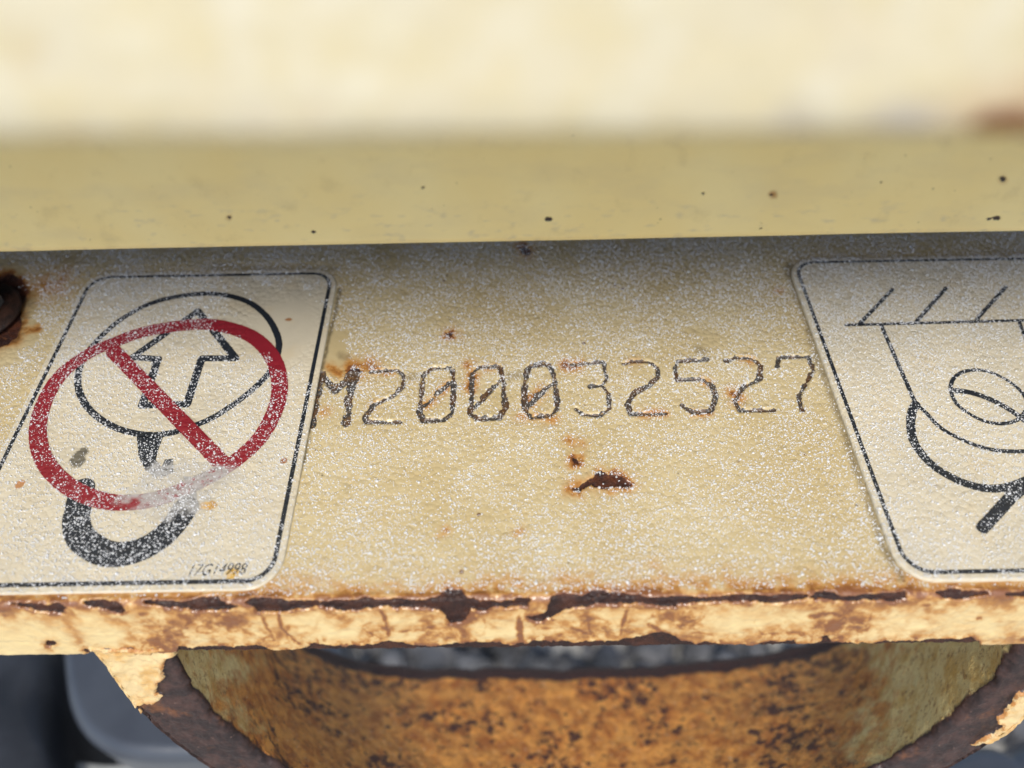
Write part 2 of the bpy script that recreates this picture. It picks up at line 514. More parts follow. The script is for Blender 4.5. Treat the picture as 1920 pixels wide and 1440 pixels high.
# ------------------------------------------------------------------ traced marks (photo pixels)
c7 = lambda L: crop(L, 0, 1060, 1 / 3)
c8 = lambda L: crop(L, 640, 1060, 1 / 3)
c9 = lambda L: crop(L, 1280, 1060, 1 / 3)
CHIPS = [
    c7([(60, 215), (200, 230), (320, 215), (365, 245), (345, 270), (280, 262), (200, 245)]),
    c7([(480, 210), (580, 195), (660, 215), (700, 250), (680, 270), (560, 245), (490, 235)]),
    c7([(820, 205), (900, 200), (1050, 215), (1130, 175), (1220, 180), (1270, 220), (1330, 235), (1250, 250), (1080, 252), (920, 235)]),
    c7([(1375, 215), (1420, 190), (1520, 185), (1620, 205), (1840, 215), (1920, 205), (1960, 215), (1940, 262), (1850, 235), (1700, 240), (1560, 260), (1450, 250)]),
    c8([(-40, 215), (60, 215), (130, 190), (220, 200), (380, 195), (480, 205), (530, 180), (600, 140), (670, 150), (700, 190), (800, 200), (900, 215), (1000, 185), (1060, 200), (1050, 225), (880, 230), (770, 250), (720, 235), (700, 310), (610, 325), (590, 280), (520, 235), (420, 228), (230, 225), (180, 240), (0, 260)]),
    c8([(1050, 290), (1150, 280), (1190, 180), (1260, 155), (1350, 170), (1440, 140), (1530, 150), (1680, 165), (1740, 190), (1830, 180), (1960, 180), (1960, 215), (1800, 225), (1680, 215), (1560, 220), (1350, 230), (1260, 250), (1180, 290), (1100, 305)]),
    c9([(-20, 175), (100, 190), (230, 185), (500, 175), (700, 175), (620, 205), (480, 210), (330, 205), (150, 200), (0, 215)]),
    c9([(720, 180), (770, 155), (850, 160), (900, 185), (1080, 175), (1250, 150), (1255, 180), (1180, 205), (1000, 200), (850, 195)]),
    c9([(1430, 150), (1530, 125), (1620, 150), (1720, 160), (1600, 180), (1480, 180)]),
    c9([(1830, 165), (1920, 150), (2060, 155), (2040, 180), (1920, 172)]),
    # lower edge of the lip
    c7([(1010, 462), (1100, 475), (1180, 460), (1320, 465), (1440, 455), (1500, 470), (1600, 480), (1700, 480), (1770, 450), (1850, 455), (1940, 455), (1940, 540), (1000, 540)]),
    c8([(-10, 465), (180, 450), (190, 440), (320, 425), (400, 450), (530, 460), (600, 440), (850, 440), (950, 455), (1080, 430), (1180, 425), (1260, 435), (1560, 430), (1680, 405), (1800, 385), (1880, 410), (1930, 440), (1930, 540), (-10, 540)]),
    c9([(0, 430), (80, 455), (120, 430), (240, 450), (380, 455), (520, 430), (620, 425), (640, 445), (770, 440), (800, 400), (830, 440), (1080, 435), (1240, 428), (1480, 420), (1620, 412), (1660, 435), (1660, 540), (0, 540)]),
    c7([(865, 500), (900, 503), (985, 500), (960, 515), (900, 516)]),
    c7([(480, 486), (575, 488), (570, 496), (520, 497)]),
    c7([(665, 484), (710, 484), (745, 492), (690, 497)]),
    c7([(262, 436), (300, 434), (308, 446), (285, 452)]),
    # chips on the flat of the plate
    [(1085, 912), (1100, 898), (1112, 893), (1120, 881), (1136, 884), (1142, 891), (1155, 890), (1170, 897), (1185, 906), (1176, 915), (1160, 912), (1142, 915), (1118, 915), (1108, 908), (1092, 920), (1077, 921), (1070, 914)],
    [(1074, 858), (1084, 862), (1086, 871), (1078, 872)],
    [(978, 464), (990, 463), (998, 470), (990, 478), (979, 474)],
    [(656, 691), (672, 690), (680, 698), (668, 712), (656, 708), (648, 702)],
    [(838, 626), (848, 623), (848, 630), (838, 631)],
    # dark ring round the bolt
    [(-60, 560), (-20, 520), (18, 512), (42, 524), (52, 545), (44, 562), (36, 582), (42, 606), (30, 632), (8, 648), (-20, 656), (-60, 656)],
]
STAINS = [  # centre line, half width (px), strength
    (c7([(1470, 280), (1500, 340), (1540, 420)]), 4, .8), (c7([(1570, 270), (1590, 360), (1680, 430)]), 4, .9),
    (c7([(350, 290), (400, 350), (450, 430)]), 14, .55), (c7([(600, 280), (720, 340), (800, 385)]), 12, .55),
    (c7([(900, 480), (1010, 470), (1060, 440)]), 12, .7), (c7([(1350, 300), (1400, 400)]), 12, .45), (c7([(1840, 260), (1920, 300)]), 16, .7),
    (c8([(225, 250), (250, 320), (265, 390)]), 5, 1.0), (c8([(1000, 290), (1008, 350), (1012, 425)]), 5, 1.3),
    (c8([(1610, 230), (1590, 300), (1572, 390)]), 5, 1.0), (c8([(1300, 345), (1380, 380), (1450, 405)]), 6, .9),
    (c8([(1730, 330), (1770, 350), (1800, 385)]), 5, 1.2), (c8([(1850, 250), (1870, 330)]), 12, .8), (c8([(640, 330), (690, 380), (700, 430)]), 14, .9),
    (c8([(120, 240), (60, 290), (0, 330)]), 10, .6), (c8([(460, 220), (520, 300), (580, 340)]), 9, .5), (c8([(1100, 320), (1200, 330), (1300, 320)]), 10, .6),
    (c8([(960, 300), (880, 330)]), 9, .4),
    (c9([(720, 295), (790, 270), (840, 265), (880, 285)]), 5, 1.1), (c9([(820, 320), (850, 370), (850, 430)]), 9, .6), (c9([(860, 220), (960, 230), (1060, 220)]), 12, .7),
    (c9([(0, 280), (40, 300)]), 14, 1.0), (c9([(280, 230), (330, 210)]), 9, .6), (c9([(1660, 300), (1680, 296)]), 3, .8), (c9([(0, 400), (100, 410)]), 12, .7),
    (c9([(680, 340), (780, 320)]), 10, .5), (c9([(1160, 220), (1150, 260)]), 10, .6), (c9([(1640, 430), (1750, 430), (1900, 420)]), 9, .5),
    ([(655, 690), (690, 685), (700, 690)], 13, .8), ([(600, 770), (612, 772)], 9, .55), ([(880, 685), (886, 700), (882, 730)], 9, .9), ([(798, 760), (812, 752), (840, 722)], 7, .8),
    ([(990, 755), (1000, 745), (1014, 735)], 10, .8), ([(975, 780), (1040, 786)], 9, .6), ([(1060, 686), (1085, 683)], 8, 1.1), ([(1375, 740), (1382, 748)], 12, .9),
    ([(1200, 775), (1245, 776)], 7, .9), ([(1320, 715), (1332, 722)], 7, .7), ([(1300, 776), (1330, 774)], 6, .8), ([(1390, 674), (1410, 676)], 7, .6), ([(1180, 680), (1200, 678)], 7, .5),
    ([(700, 762), (704, 756)], 8, .5), ([(720, 700), (735, 699)], 6, .6), ([(910, 690), (930, 690)], 7, .6),
    ([(826, 1000), (836, 994)], 7, .6), ([(968, 1000), (976, 996)], 8, .5), ([(1068, 826), (1090, 834)], 10, .6), ([(50, 621), (72, 616)], 6, .9), ([(1455, 545), (1468, 546)], 5, .5),
    ([(1100, 905), (1075, 916)], 14, .7), ([(1180, 860), (1182, 862)], 5, .3), ([(1225, 1060), (1230, 1062)], 16, .35), ([(540, 1090), (560, 1098)], 20, .4),
    ([(44, 545), (70, 540), (110, 530)], 26, .55), ([(620, 690), (640, 700)], 8, .8),
]

GLY = {}
c3 = lambda L: crop(L, 560, 600, 560 / 1920)
c4 = lambda L: crop(L, 1060, 600, 560 / 1920)
SERIAL = [
    ('M', [c3([(148, 345), (115, 500), (88, 670)]), c3([(150, 350), (235, 455), (335, 350)]), c3([(360, 340), (330, 500), (305, 665)])], 6.5),
    ('2', [c3([(470, 330), (630, 318), (675, 350), (670, 430), (600, 490), (490, 540), (430, 620), (430, 655), (655, 655)])], 4.2),
    ('0', [c3([(965, 305), (860, 308), (800, 350), (790, 470), (775, 600), (800, 650), (930, 640), (985, 590), (1000, 470), (990, 330)]), c3([(970, 400), (810, 545)])], 4.6),
    ('0', [c3([(1290, 298), (1160, 300), (1110, 340), (1115, 470), (1105, 600), (1150, 635), (1290, 630), (1325, 570), (1320, 420), (1300, 310)]), c3([(1310, 370), (1130, 560)])], 4.4),
    ('0', [c3([(1480, 300), (1590, 280), (1625, 310), (1650, 400), (1665, 560), (1620, 610), (1500, 625), (1455, 560), (1450, 400), (1480, 300)]), c3([(1620, 410), (1480, 545)])], 4.6),
    ('3', [c4([(40, 285), (245, 270), (265, 370), (240, 415), (160, 430)]), c4([(240, 415), (280, 470), (280, 570), (220, 615), (110, 605), (70, 570)])], 3.8),
    ('2', [c4([(375, 280), (430, 265), (535, 265), (590, 300), (590, 370), (540, 420), (440, 470), (400, 540), (415, 605), (640, 600)])], 3.8),
    ('5', [c4([(905, 255), (720, 265), (705, 310), (720, 385), (890, 380), (945, 430), (965, 510), (935, 585), (820, 595), (750, 550)])], 3.8),
    ('2', [c4([(1035, 265), (1090, 240), (1200, 243), (1255, 290), (1250, 380), (1140, 430), (1090, 520), (1120, 580), (1340, 580)])], 4.0),
    ('7', [c4([(1360, 300), (1370, 240), (1560, 235), (1595, 320), (1540, 420), (1500, 490), (1520, 580)])], 3.8),
]

# ------------------------------------------------------------------ the frame plate
frame = empty('machine_frame_plate', 'cream painted steel plate with stamped serial number, rusty flaking front edge and rusted eye below', 'steel plate', (0, 0.09, 0))
TILT = math.radians(12.0)                      # the lip leans towards the camera at its foot
A0, A1 = hit((0, 1139))[0], hit((1920, 1118))[0]   # upper arris of the lip
def arris_y(x):
    return A0[1] + (A1[1] - A0[1]) * (x - A0[0]) / (A1[0] - A0[0])
LIPD = np.array([0, -math.sin(TILT), -math.cos(TILT)])
LIPN = np.array([0, -math.cos(TILT), math.sin(TILT)])
LIP_O = np.array([0, arris_y(0.0), 0.0])
LIP_H = 0.0160
RT, RB = 0.0016, 0.0012

def glyph_world(paths):
    return [hit(np.asarray(p, float))[:, :2] for p in paths]
SER_W = [(ch, glyph_world(ps), hw * 0.000124) for ch, ps, hw in SERIAL]

def stamp_depth(x, y):
    """depth of the pin-stamped strokes at plate points"""
    P = np.stack([x, y], -1)
    r = np.full(len(P), 1e9)
    for ch, paths, hw in SER_W:
        for L in paths:
            near_eval(P, L, lambda p, l: line_dist(p, l) - hw, 0.002, r)
    return -0.00038 * sstep(0.0002, -0.0004, r) + 0.00009 * np.exp(-((r - 0.00035) / 0.00022) ** 2), r

# profile of the plate: (y offset from the arris, z), arc coordinate
prof = []
XR = 0.15
ys_top = np.concatenate([np.arange(0.115, 0.096, -0.0012), np.arange(0.096, RT, -0.00034)])
for y in ys_top:
    prof.append((y, 0.0, 0))
kt = math.pi / 2 - TILT
cy, cz = RT, -RT
for a in np.linspace(0, kt, 12)[0:]:
    prof.append((cy - RT * math.sin(a), cz + RT * math.cos(a), 1))
p_end = np.array([prof[-1][0], prof[-1][1]])
ld2 = np.array([-math.sin(TILT), -math.cos(TILT)])
run = LIP_H - RT - RB
for t in np.arange(0.00013, run, 0.00013):
    q = p_end + ld2 * t
    prof.append((q[0], q[1], 1))
q0 = p_end + ld2 * run
ln2 = np.array([-math.cos(TILT), math.sin(TILT)])
cc = q0 - ln2 * RB
a0 = math.atan2(ln2[1], ln2[0])
for a in np.linspace(0, math.pi / 2 - TILT + math.radians(0), 9)[1:]:
    prof.append((cc[0] + RB * math.cos(a0 + a), cc[1] + RB * math.sin(a0 + a), 2))
yb, zb = prof[-1][0], prof[-1][1]
for t in (0.001, 0.003, 0.008, 0.02, 0.05, 0.1):
    prof.append((yb + t, zb, 2))
prof = np.array(prof)
xs = np.concatenate([-XR - np.arange(.15, 0, -.005), np.arange(-XR, XR + 1e-9, 0.00022), XR + np.arange(.005, .1501, .005)])
NU, NV = len(xs), len(prof)
X = np.broadcast_to(xs, (NV, NU))
V = np.stack([X, prof[:, :1] + arris_y(xs)[None, :], np.broadcast_to(prof[:, 1:2], (NV, NU))], -1).copy()
V[:, :, 1] += 0
nrm = -grid_normals(V)
if nrm[0, NU // 2, 2] < 0:
    nrm = -nrm
flat = V.reshape(-1, 3)
px = proj(flat)
kind = np.repeat(prof[:, 2], NU)
wob = np.stack([fbm(px[:, 0] / 22, px[:, 1] / 22, 3), fbm(px[:, 0] / 22, px[:, 1] / 22, 11)], -1)
wob2 = np.stack([fbm(px[:, 0] / 6, px[:, 1] / 6, 5, 2), fbm(px[:, 0] / 6, px[:, 1] / 6, 19, 2)], -1)
PW = px + wob * 2.6 + wob2 * 1.3
sd = np.full(len(PW), 1e9)
for L in CHIPS:
    near_eval(PW, L, poly_sd, 60, sd)
sd = np.minimum(sd, 60)
# chips run on along the lip outside the photograph
sd = sd - (2.2 + 3.0 * fbm(px[:, 0] / 30, px[:, 1] / 12, 67)) * (px[:, 1] > 1070)
rust = sstep(0.8, -0.8, sd)
under = (kind == 2) & (np.repeat(np.arange(NV), NU) > NV - 8)
rust[under] = 1
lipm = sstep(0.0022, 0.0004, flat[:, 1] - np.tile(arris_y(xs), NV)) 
stain = np.exp(-np.maximum(sd, 0) / 10.0) * 1.05 * (0.55 + 0.6 * (fbm(px[:, 0] / 40, px[:, 1] / 30, 31) > 0))
for L, hw, st in STAINS:
    r = np.full(len(px), 1e9)
    near_eval(PW, L, line_dist, hw * 3 + 8, r)
    st = st * (1.0 if np.mean([p[1] for p in L]) < 1080 else 1.1)
    stain = np.maximum(stain, st * np.exp(-(r / (hw * 1.35)) ** 1.5))
# brown bloom along the arris
ya = np.interp(px[:, 0], [0, 1920], [1139, 1118])
bl = np.exp(-np.abs(px[:, 1] - (ya - 6)) / 30.0) * (1.12 + 0.5 * fbm(px[:, 0] / 55, px[:, 1] / 30, 41)) 
bl2 = np.exp(-np.abs(px[:, 1] - (ya + 14)) / 13.0) * (0.55 + 0.55 * fbm(px[:, 0] / 30, px[:, 1] / 40, 47))
bl3 = np.exp(-np.abs(px[:, 1] - (ya + 82)) / 13.0) * (0.6 + 0.6 * fbm(px[:, 0] / 30, px[:, 1] / 30, 53)) * (px[:, 0] > 300)
zone = sstep(90, 330, px[:, 0]) * (1 - .55 * sstep(1620, 1800, px[:, 0]))
rid = 1 - np.abs(fbm(px[:, 0] / 80 + wob[:, 0] * .3, px[:, 1] / 50, 59, 2))
lipst = (kind >= 1) * (0.12 + zone * (0.28 + 0.66 * np.clip(fbm(px[:, 0] / 50, px[:, 1] / 34, 63), -.5, 1) + 0.30 * sstep(.80, 1.0, rid)))
stain = np.clip(np.maximum.reduce([stain, bl, bl2, bl3, lipst]), 0, 1.2)
dark_marks = np.zeros(len(px))  # dark lines along the sticker edges, dark blots round the bolt and characters
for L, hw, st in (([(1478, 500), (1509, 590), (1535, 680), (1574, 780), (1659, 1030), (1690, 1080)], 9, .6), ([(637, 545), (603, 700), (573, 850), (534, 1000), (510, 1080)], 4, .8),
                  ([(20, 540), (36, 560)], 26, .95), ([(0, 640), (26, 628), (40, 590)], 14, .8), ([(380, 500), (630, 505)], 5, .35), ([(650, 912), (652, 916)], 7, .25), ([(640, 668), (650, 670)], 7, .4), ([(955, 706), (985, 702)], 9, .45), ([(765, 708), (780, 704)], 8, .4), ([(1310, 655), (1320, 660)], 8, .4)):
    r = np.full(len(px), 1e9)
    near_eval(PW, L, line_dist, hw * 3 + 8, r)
    dark_marks = np.maximum(dark_marks, st * sstep(hw * 1.7, 0, r))
stampd, stampr = stamp_depth(flat[:, 0], flat[:, 1])
stampd[kind > 0] = 0
lift = 0.00006 * np.exp(-((sd - 2.2) / 1.6) ** 2) * (kind >= 1)
chipdepth = -rust * (0.00065 + 0.00020 * fbm(px[:, 0] / 9, px[:, 1] / 9, 61)) * np.where(kind >= 1, 1.0, 0.45)
wave = (kind >= 1) * (0.00016 * fbm(flat[:, 0] * 120, flat[:, 2] * 150, 71) + 0.00016 * np.abs(fbm(flat[:, 0] * 330, flat[:, 2] * 420, 73)))
disp = chipdepth + lift + wave + stampd
flat = flat + nrm.reshape(-1, 3) * disp[:, None]
q = grid_quads(NU, NV)
plate = mesh_np('plate', flat, q[:, ::-1], M_PAINT, None, True, {'rust': rust, 'stain': stain, 'lip': lipm, 'dark_marks': dark_marks})
adopt(plate, frame)
plate['label'] = 'pebbled cream painted plate with peeling rusty front lip'

# stamped characters: grime lying in the strokes
for ch, paths, hw in SER_W:
    A = np.vstack(paths)
    def sdf(P, paths=paths, hw=hw):
        r = np.full(len(P), 1e9)
        for L in paths:
            r = np.minimum(r, line_dist(P, L))
        n = fbm(P[:, 0] * 900, P[:, 1] * 900, 7, 3)
        n2 = fbm(P[:, 0] * 260, P[:, 1] * 260, 23, 2)
        return r - hw * (1.0 + 0.55 * n + 0.35 * n2)
    def zf(p):
        d, _ = stamp_depth(p[:, 0], p[:, 1])
        return d + 0.00006
    o = mask_mesh('stamped_character', sdf, A[:, 0].min() - .0015, A[:, 0].max() + .0015, A[:, 1].min() - .0015, A[:, 1].max() + .0015, 0.00011, zf, M_STAMP, frame)
    o['label'] = 'pin-stamped character ' + ch + ' of the serial number'

# bolt head with washer at the left end
def lathe(name, prof, loc, mat, parent, n=40):
    prof = np.array(prof)
    th = np.linspace(0, 2 * math.pi, n, endpoint=False)
    V = np.stack([prof[:, :1] * np.cos(th), prof[:, :1] * np.sin(th), np.broadcast_to(prof[:, 1:2], (len(prof), n))], -1).reshape(-1, 3) + np.asarray(loc)
    o = mesh_np(name, V, grid_quads(n, len(prof), True), mat)
    if parent:
        adopt(o, parent)
    return o
bx, by = px_world((-43, 594))
lathe('washer', [(0.0, .0002), (.0092, .0002), (.0098, .0006), (.0099, .0012), (.0094, .0017), (.0, .0018)], (bx, by, 0), M_WASH, frame)
def hexbolt(loc, parent):
    rows = [(1.0, .0016), (1.0, .0056), (.93, .0063), (.6, .0066), (0.001, .0066)]
    V, n = [], 48
    for k, (s, z) in enumerate(rows):
        for i in range(n):
            a = 2 * math.pi * i / n
            r = .0066 * math.cos(math.pi / 6) / math.cos((a % (math.pi / 3)) - math.pi / 6)
            if k >= 2:
                r = min(r, .0062)
            V.append((loc[0] + r * s * math.cos(a + .5), loc[1] + r * s * math.sin(a + .5), z))
    o = mesh_np('bolt_head', V, grid_quads(n, len(rows), True), M_BOLT, None, False)
    adopt(o, parent)
hexbolt((bx, by), frame)

# ------------------------------------------------------------------ the eye below the lip
EX, ES, RI, RO = 0.0145, 0.0205, 0.0775, 0.0905      # centre and radii on the lip plane
LIPX = np.array([1.0, 0, 0])
O2 = LIP_O - LIPN * 0.0006
def lip_pt(x, s, back=0.0):
    x = np.asarray(x, float)[..., None]
    s = np.asarray(s, float)[..., None]
    back = np.asarray(back, float)
    back = back[..., None] if back.ndim else back
    return O2 + LIPX * x + LIPD * s - LIPN * back + np.array([0, 1.0, 0]) * (arris_y(x) - arris_y(0.0))

# back rim traced on a parallel plane
BACK = 0.052
rim_px = np.array([(560, 1214), (600, 1230), (640, 1247), (690, 1257), (740, 1265), (840, 1267), (940, 1266), (1040, 1268), (1140, 1263), (1240, 1260), (1280, 1255), (1380, 1246), (1480, 1229), (1560, 1210)], float)
rb = hit(rim_px, LIPN, O2 - LIPN * BACK)
rx, rs = rb[:, 0], (rb - (O2 - LIPN * BACK)) @ LIPD
S0 = 0.0112                                      # where the eye starts, inside the lip
UT = np.concatenate([np.linspace(-1, 0, 40)[:-1], np.linspace(0, math.pi, 620), np.linspace(math.pi, math.pi + 1, 40)[1:]])
def u_curve(R, xc=EX):
    x = np.where(UT < 0, -R, np.where(UT > math.pi, R, -R * np.cos(np.clip(UT, 0, math.pi))))
    s = np.where(UT < 0, ES + (S0 - ES) * (-UT), np.where(UT > math.pi, ES + (S0 - ES) * (UT - math.pi), ES + R * np.sin(np.clip(UT, 0, math.pi))))
    return xc + x, s
xi, si = u_curve(RI)
xo, so = u_curve(RO)
# flare where the left arm meets the lip
fl = np.clip(-UT, 0, 1) + 0
xo = np.where(UT < 0, xo - 0.0015 * fl ** 2, xo)
# back curve with the same parameter: the traced arc carried up at both ends
bxx = np.concatenate([[rx[0] - .016, rx[0] - .012, rx[0] - .007], rx, [rx[-1] + .008, rx[-1] + .014, rx[-1] + .018]])
bss = np.concatenate([[.008, .03, rs[0] - .010], rs, [rs[-1] - .010, .03, .008]])
bl_ = np.concatenate([[0], np.cumsum(np.hypot(np.diff(bxx), np.diff(bss)))])
ul = np.concatenate([[0], np.cumsum(np.hypot(np.diff(xi), np.diff(si)))])
ul = ul / ul[-1] * bl_[-1]
xb, sb = np.interp(ul, bl_, bxx), np.interp(ul, bl_, bss)
k = np.ones(25) / 25
pad = lambda a: np.convolve(np.pad(a, 12, mode='edge'), k, 'valid')
xb, sb = pad(xb), pad(sb)
rows, tags = [], []
NW = 110
for j in range(40):                              # outer wall, back to front
    t = j / 39
    back = 0.020 * (1 - t)
    rows.append(lip_pt(xo, so, back)); tags.append((1, 0))
NF = 44
for j in range(1, NF):                           # front face, outer to inner, soft corners
    t = j / (NF - 1)
    bev = 0.0012 * (max(0, 1 - t / .09) ** 2 + max(0, 1 - (1 - t) / .09) ** 2)
    rows.append(lip_pt(xo + (xi - xo) * t, so + (si - so) * t, bev)); tags.append((1, 0))
for j in range(1, NW):                           # inner wall, front to back
    t = j / (NW - 1)
    e = t ** 1.0
    rows.append(lip_pt(xi + (xb - xi) * e, si + (sb - si) * e, 0.0012 + (BACK - 0.0012) * t)); tags.append((0, 1))
for j in range(1, 10):                           # rolled back edge
    a = j / 9 * math.pi * .9
    rr = .0045
    rows.append(lip_pt(xb, sb + rr * (1 - math.cos(a)), BACK + rr * math.sin(a))); tags.append((0, 1))
V = np.array(rows)
NVv, NUu = V.shape[:2]
cream = np.repeat([t[1] for t in tags], NUu).astype(float)
nr = grid_normals(V)
flat = V.reshape(-1, 3)
px = proj(flat)
nrf = nr.reshape(-1, 3)
# orientation: make the front face normals point out along LIPN
mid = (39 + NF // 2) * NUu + NUu // 2
if nrf[mid] @ LIPN < 0:
    nrf = -nrf
    flip = True
else:
    flip = False
wob = np.stack([fbm(px[:, 0] / 16, px[:, 1] / 16, 83), fbm(px[:, 0] / 16, px[:, 1] / 16, 89)], -1)
wob2 = np.stack([fbm(px[:, 0] / 5, px[:, 1] / 5, 85, 2), fbm(px[:, 0] / 5, px[:, 1] / 5, 99, 2)], -1)
PW = px + wob * 3.0 + wob2 * 1.5
c2 = lambda L: crop(L, 0, 1200, 400 / 1920)
PAINT_PATCH = [
    c2([(700, 60), (1640, 60), (1600, 120), (1500, 150), (1480, 260), (1490, 345), (1420, 365), (1415, 450), (1480, 480), (1430, 530), (1370, 575), (1330, 555), (1240, 555), (1210, 600), (1330, 625), (1190, 662), (1130, 600), (1080, 520), (960, 400), (860, 200)]),
    [(1960, 1285), (1902, 1294), (1896, 1310), (1882, 1326), (1880, 1336), (1870, 1344), (1868, 1352), (1880, 1357), (1872, 1362), (1862, 1370), (1850, 1376), (1843, 1378), (1818, 1396), (1850, 1390), (1880, 1380), (1896, 1372), (1925, 1352), (1960, 1335)],
]
pd = np.full(len(PW), 1e9)
for L in PAINT_PATCH:
    near_eval(PW, L, poly_sd, 60, pd)
isfront = cream < 0.5
painted = sstep(1.0, -1.0, pd) * isfront
rust = 1 - painted
tone = np.clip(1.0 - sstep(430, 760, np.abs(px[:, 0] - 1030) + 60 * fbm(px[:, 0] / 70, px[:, 1] / 50, 97)), 0, 1)
tone = np.where(np.abs(px[:, 0] - 1030) > 5000, 0, tone)
fringe = np.exp(-np.abs(pd) / 5.0) + 0.35 * np.clip(fbm(px[:, 0] / 20, px[:, 1] / 20, 121), 0, 1)
jj = np.repeat(np.arange(NVv), NUu)
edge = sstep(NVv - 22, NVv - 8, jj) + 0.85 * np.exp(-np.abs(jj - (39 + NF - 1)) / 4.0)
disp = painted * (0.00035 + 0.0005 * np.exp(-((pd + 3) / 3.0) ** 2) + 0.00022 * fbm(px[:, 0] / 14, px[:, 1] / 7, 123)) + np.where(isfront, 0.00025 * fbm(px[:, 0] / 12, px[:, 1] / 12, 101), 0.0006 * fbm(flat[:, 0] * 140, flat[:, 2] * 140, 103))
edgechip = np.zeros((NVv, NUu))
e0 = 39 + NF - 1
for j in range(-3, 6):
    edgechip[e0 + j] = -0.0007 * np.clip(fbm(xi * 350, si * 350, 107), -.2, 1) * (1 - abs(j - 1) / 6)
disp = disp + edgechip.ravel()
flat = flat + nrf * disp[:, None]
qd = grid_quads(NUu, NVv)
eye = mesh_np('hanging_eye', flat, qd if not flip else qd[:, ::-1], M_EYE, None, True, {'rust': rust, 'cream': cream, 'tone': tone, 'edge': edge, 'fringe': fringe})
adopt(eye, frame)
eye['label'] = 'thick rusted steel eye hanging below the lip with scraps of cream paint'

# ------------------------------------------------------------------ stickers
def round_rect_sd(P, cx, cy, hx, hy, r):
    d = np.abs(P - np.array([cx, cy])) - np.array([hx - r, hy - r])
    return np.hypot(np.maximum(d[:, 0], 0), np.maximum(d[:, 1], 0)) + np.minimum(np.maximum(d[:, 0], d[:, 1]), 0) - r

def sticker_base(parent, x0, x1, y0, y1, r, th, name='vinyl_sheet'):
    """thin sheet with a soft rim: rings of a rounded rectangle"""
    cx, cy, hx, hy = (x0 + x1) / 2, (y0 + y1) / 2, (x1 - x0) / 2, (y1 - y0) / 2
    def ring(ins, z):
        R = max(r - ins, .0002)
        pts = []
        for qx, qy, a0 in ((1, 1, 0), (-1, 1, 90), (-1, -1, 180), (1, -1, 270)):
            for a in np.linspace(0, 90, 14):
                t = math.radians(a0 + a)
                pts.append((cx + qx * (hx - ins - R) + R * math.cos(t), cy + qy * (hy - ins - R) + R * math.sin(t), z))
        return pts
    V = []
    rows = [(0, -.0001), (0, th * .5), (th * .25, th * .85), (th * .7, th)]
    for ins, z in rows:
        V += ring(ins, z)
    n = 56
    Q = grid_quads(n, len(rows), True).tolist()
    me = bpy.data.meshes.new(name)
    me.from_pydata(V, [], Q + [list(range((len(rows) - 1) * n, len(rows) * n))])
    me.materials.append(M_VINYL)
    o = bpy.data.objects.new(name, me)
    COL.objects.link(o)
    return adopt(o, parent)

def strokes(paths_px, hw_px, z, name, mat, parent, closed=False, smooth=True, step=0.00016, ends=None):
    """printed stroke: traced centre line in photo pixels, half width in metres"""
    W = []
    for L in paths_px:
        p = smooth_path(L, closed) if smooth else np.asarray(L + ([L[0]] if closed else []), float)
        W.append(hit(p, o=(0, 0, z))[:, :2])
    A = np.vstack(W)
    def sdf(P):
        r = np.full(len(P), 1e9)
        for L in W:
            near_eval(P, L, lambda p, l: line_dist(p, l) - hw_px, 0.003, r)
        r = np.minimum(r, .003)
        return r + 0.00004 * fbm(P[:, 0] * 1500, P[:, 1] * 1500, 5, 2)
    m = hw_px + .001
    return mask_mesh(name, sdf, A[:, 0].min() - m, A[:, 0].max() + m, A[:, 1].min() - m, A[:, 1].max() + m, step, lambda p: np.full(len(p), z), mat, parent)

def fill(poly_px, z, name, mat, parent, step=0.00016):
    W = hit(np.asarray(poly_px, float), o=(0, 0, z))[:, :2]
    return mask_mesh(name, lambda P: poly_sd(P, W), W[:, 0].min() - .0005, W[:, 0].max() + .0005, W[:, 1].min() - .0005, W[:, 1].max() + .0005, step, lambda p: np.full(len(p), z), mat, parent)

def border(parent, x0, x1, y0, y1, r, ins, hw, z):
    cx, cy, hx, hy = (x0 + x1) / 2, (y0 + y1) / 2, (x1 - x0) / 2 - ins, (y1 - y0) / 2 - ins
    n = 4
    V, Q = [], []
    def ring(k):
        R = r - ins + k
        pts = []
        for qx, qy, a0 in ((1, 1, 0), (-1, 1, 90), (-1, -1, 180), (1, -1, 270)):
            for a in np.linspace(0, 90, 14):
                t = math.radians(a0 + a)
                pts.append((cx + qx * (hx - (r - ins)) + R * math.cos(t), cy + qy * (hy - (r - ins)) + R * math.sin(t), z))
        return pts
    V = ring(-hw) + ring(hw)
    o = mesh_np('border_line', V, grid_quads(56, 2, True)[:, ::-1], M_BLACK, None, False)
    return adopt(o, parent)

s1 = lambda L: crop(L, 0, 480, 660 / 1920)
s2 = lambda L: crop(L, 0, 780, 660 / 1920)
LX0, LX1, LY0, LY1 = -.1003, -.0405, .0569, .1379
stk = empty('warning_sticker', 'cream white warning sticker with red prohibition ring over a crane hook and arrow', 'sticker', ((LX0 + LX1) / 2, (LY0 + LY1) / 2, 0))
TH = 0.00045
sticker_base(stk, LX0, LX1, LY0, LY1, .0062, TH)
ZB, ZR = TH + .00004, TH + .00009
border(stk, LX0, LX1, LY0, LY1, .0062, .0016, .00042, ZB)
strokes([s1([(1130, 205), (1330, 240), (1450, 325), (1515, 440), (1515, 530), (1465, 640), (1340, 760), (1180, 870), (1060, 925), (930, 965), (800, 975), (640, 940), (510, 860), (440, 760), (425, 660), (460, 550), (560, 430), (700, 320), (880, 240)])], .00072, ZB, 'load_circle', M_BLACK, stk, closed=True)
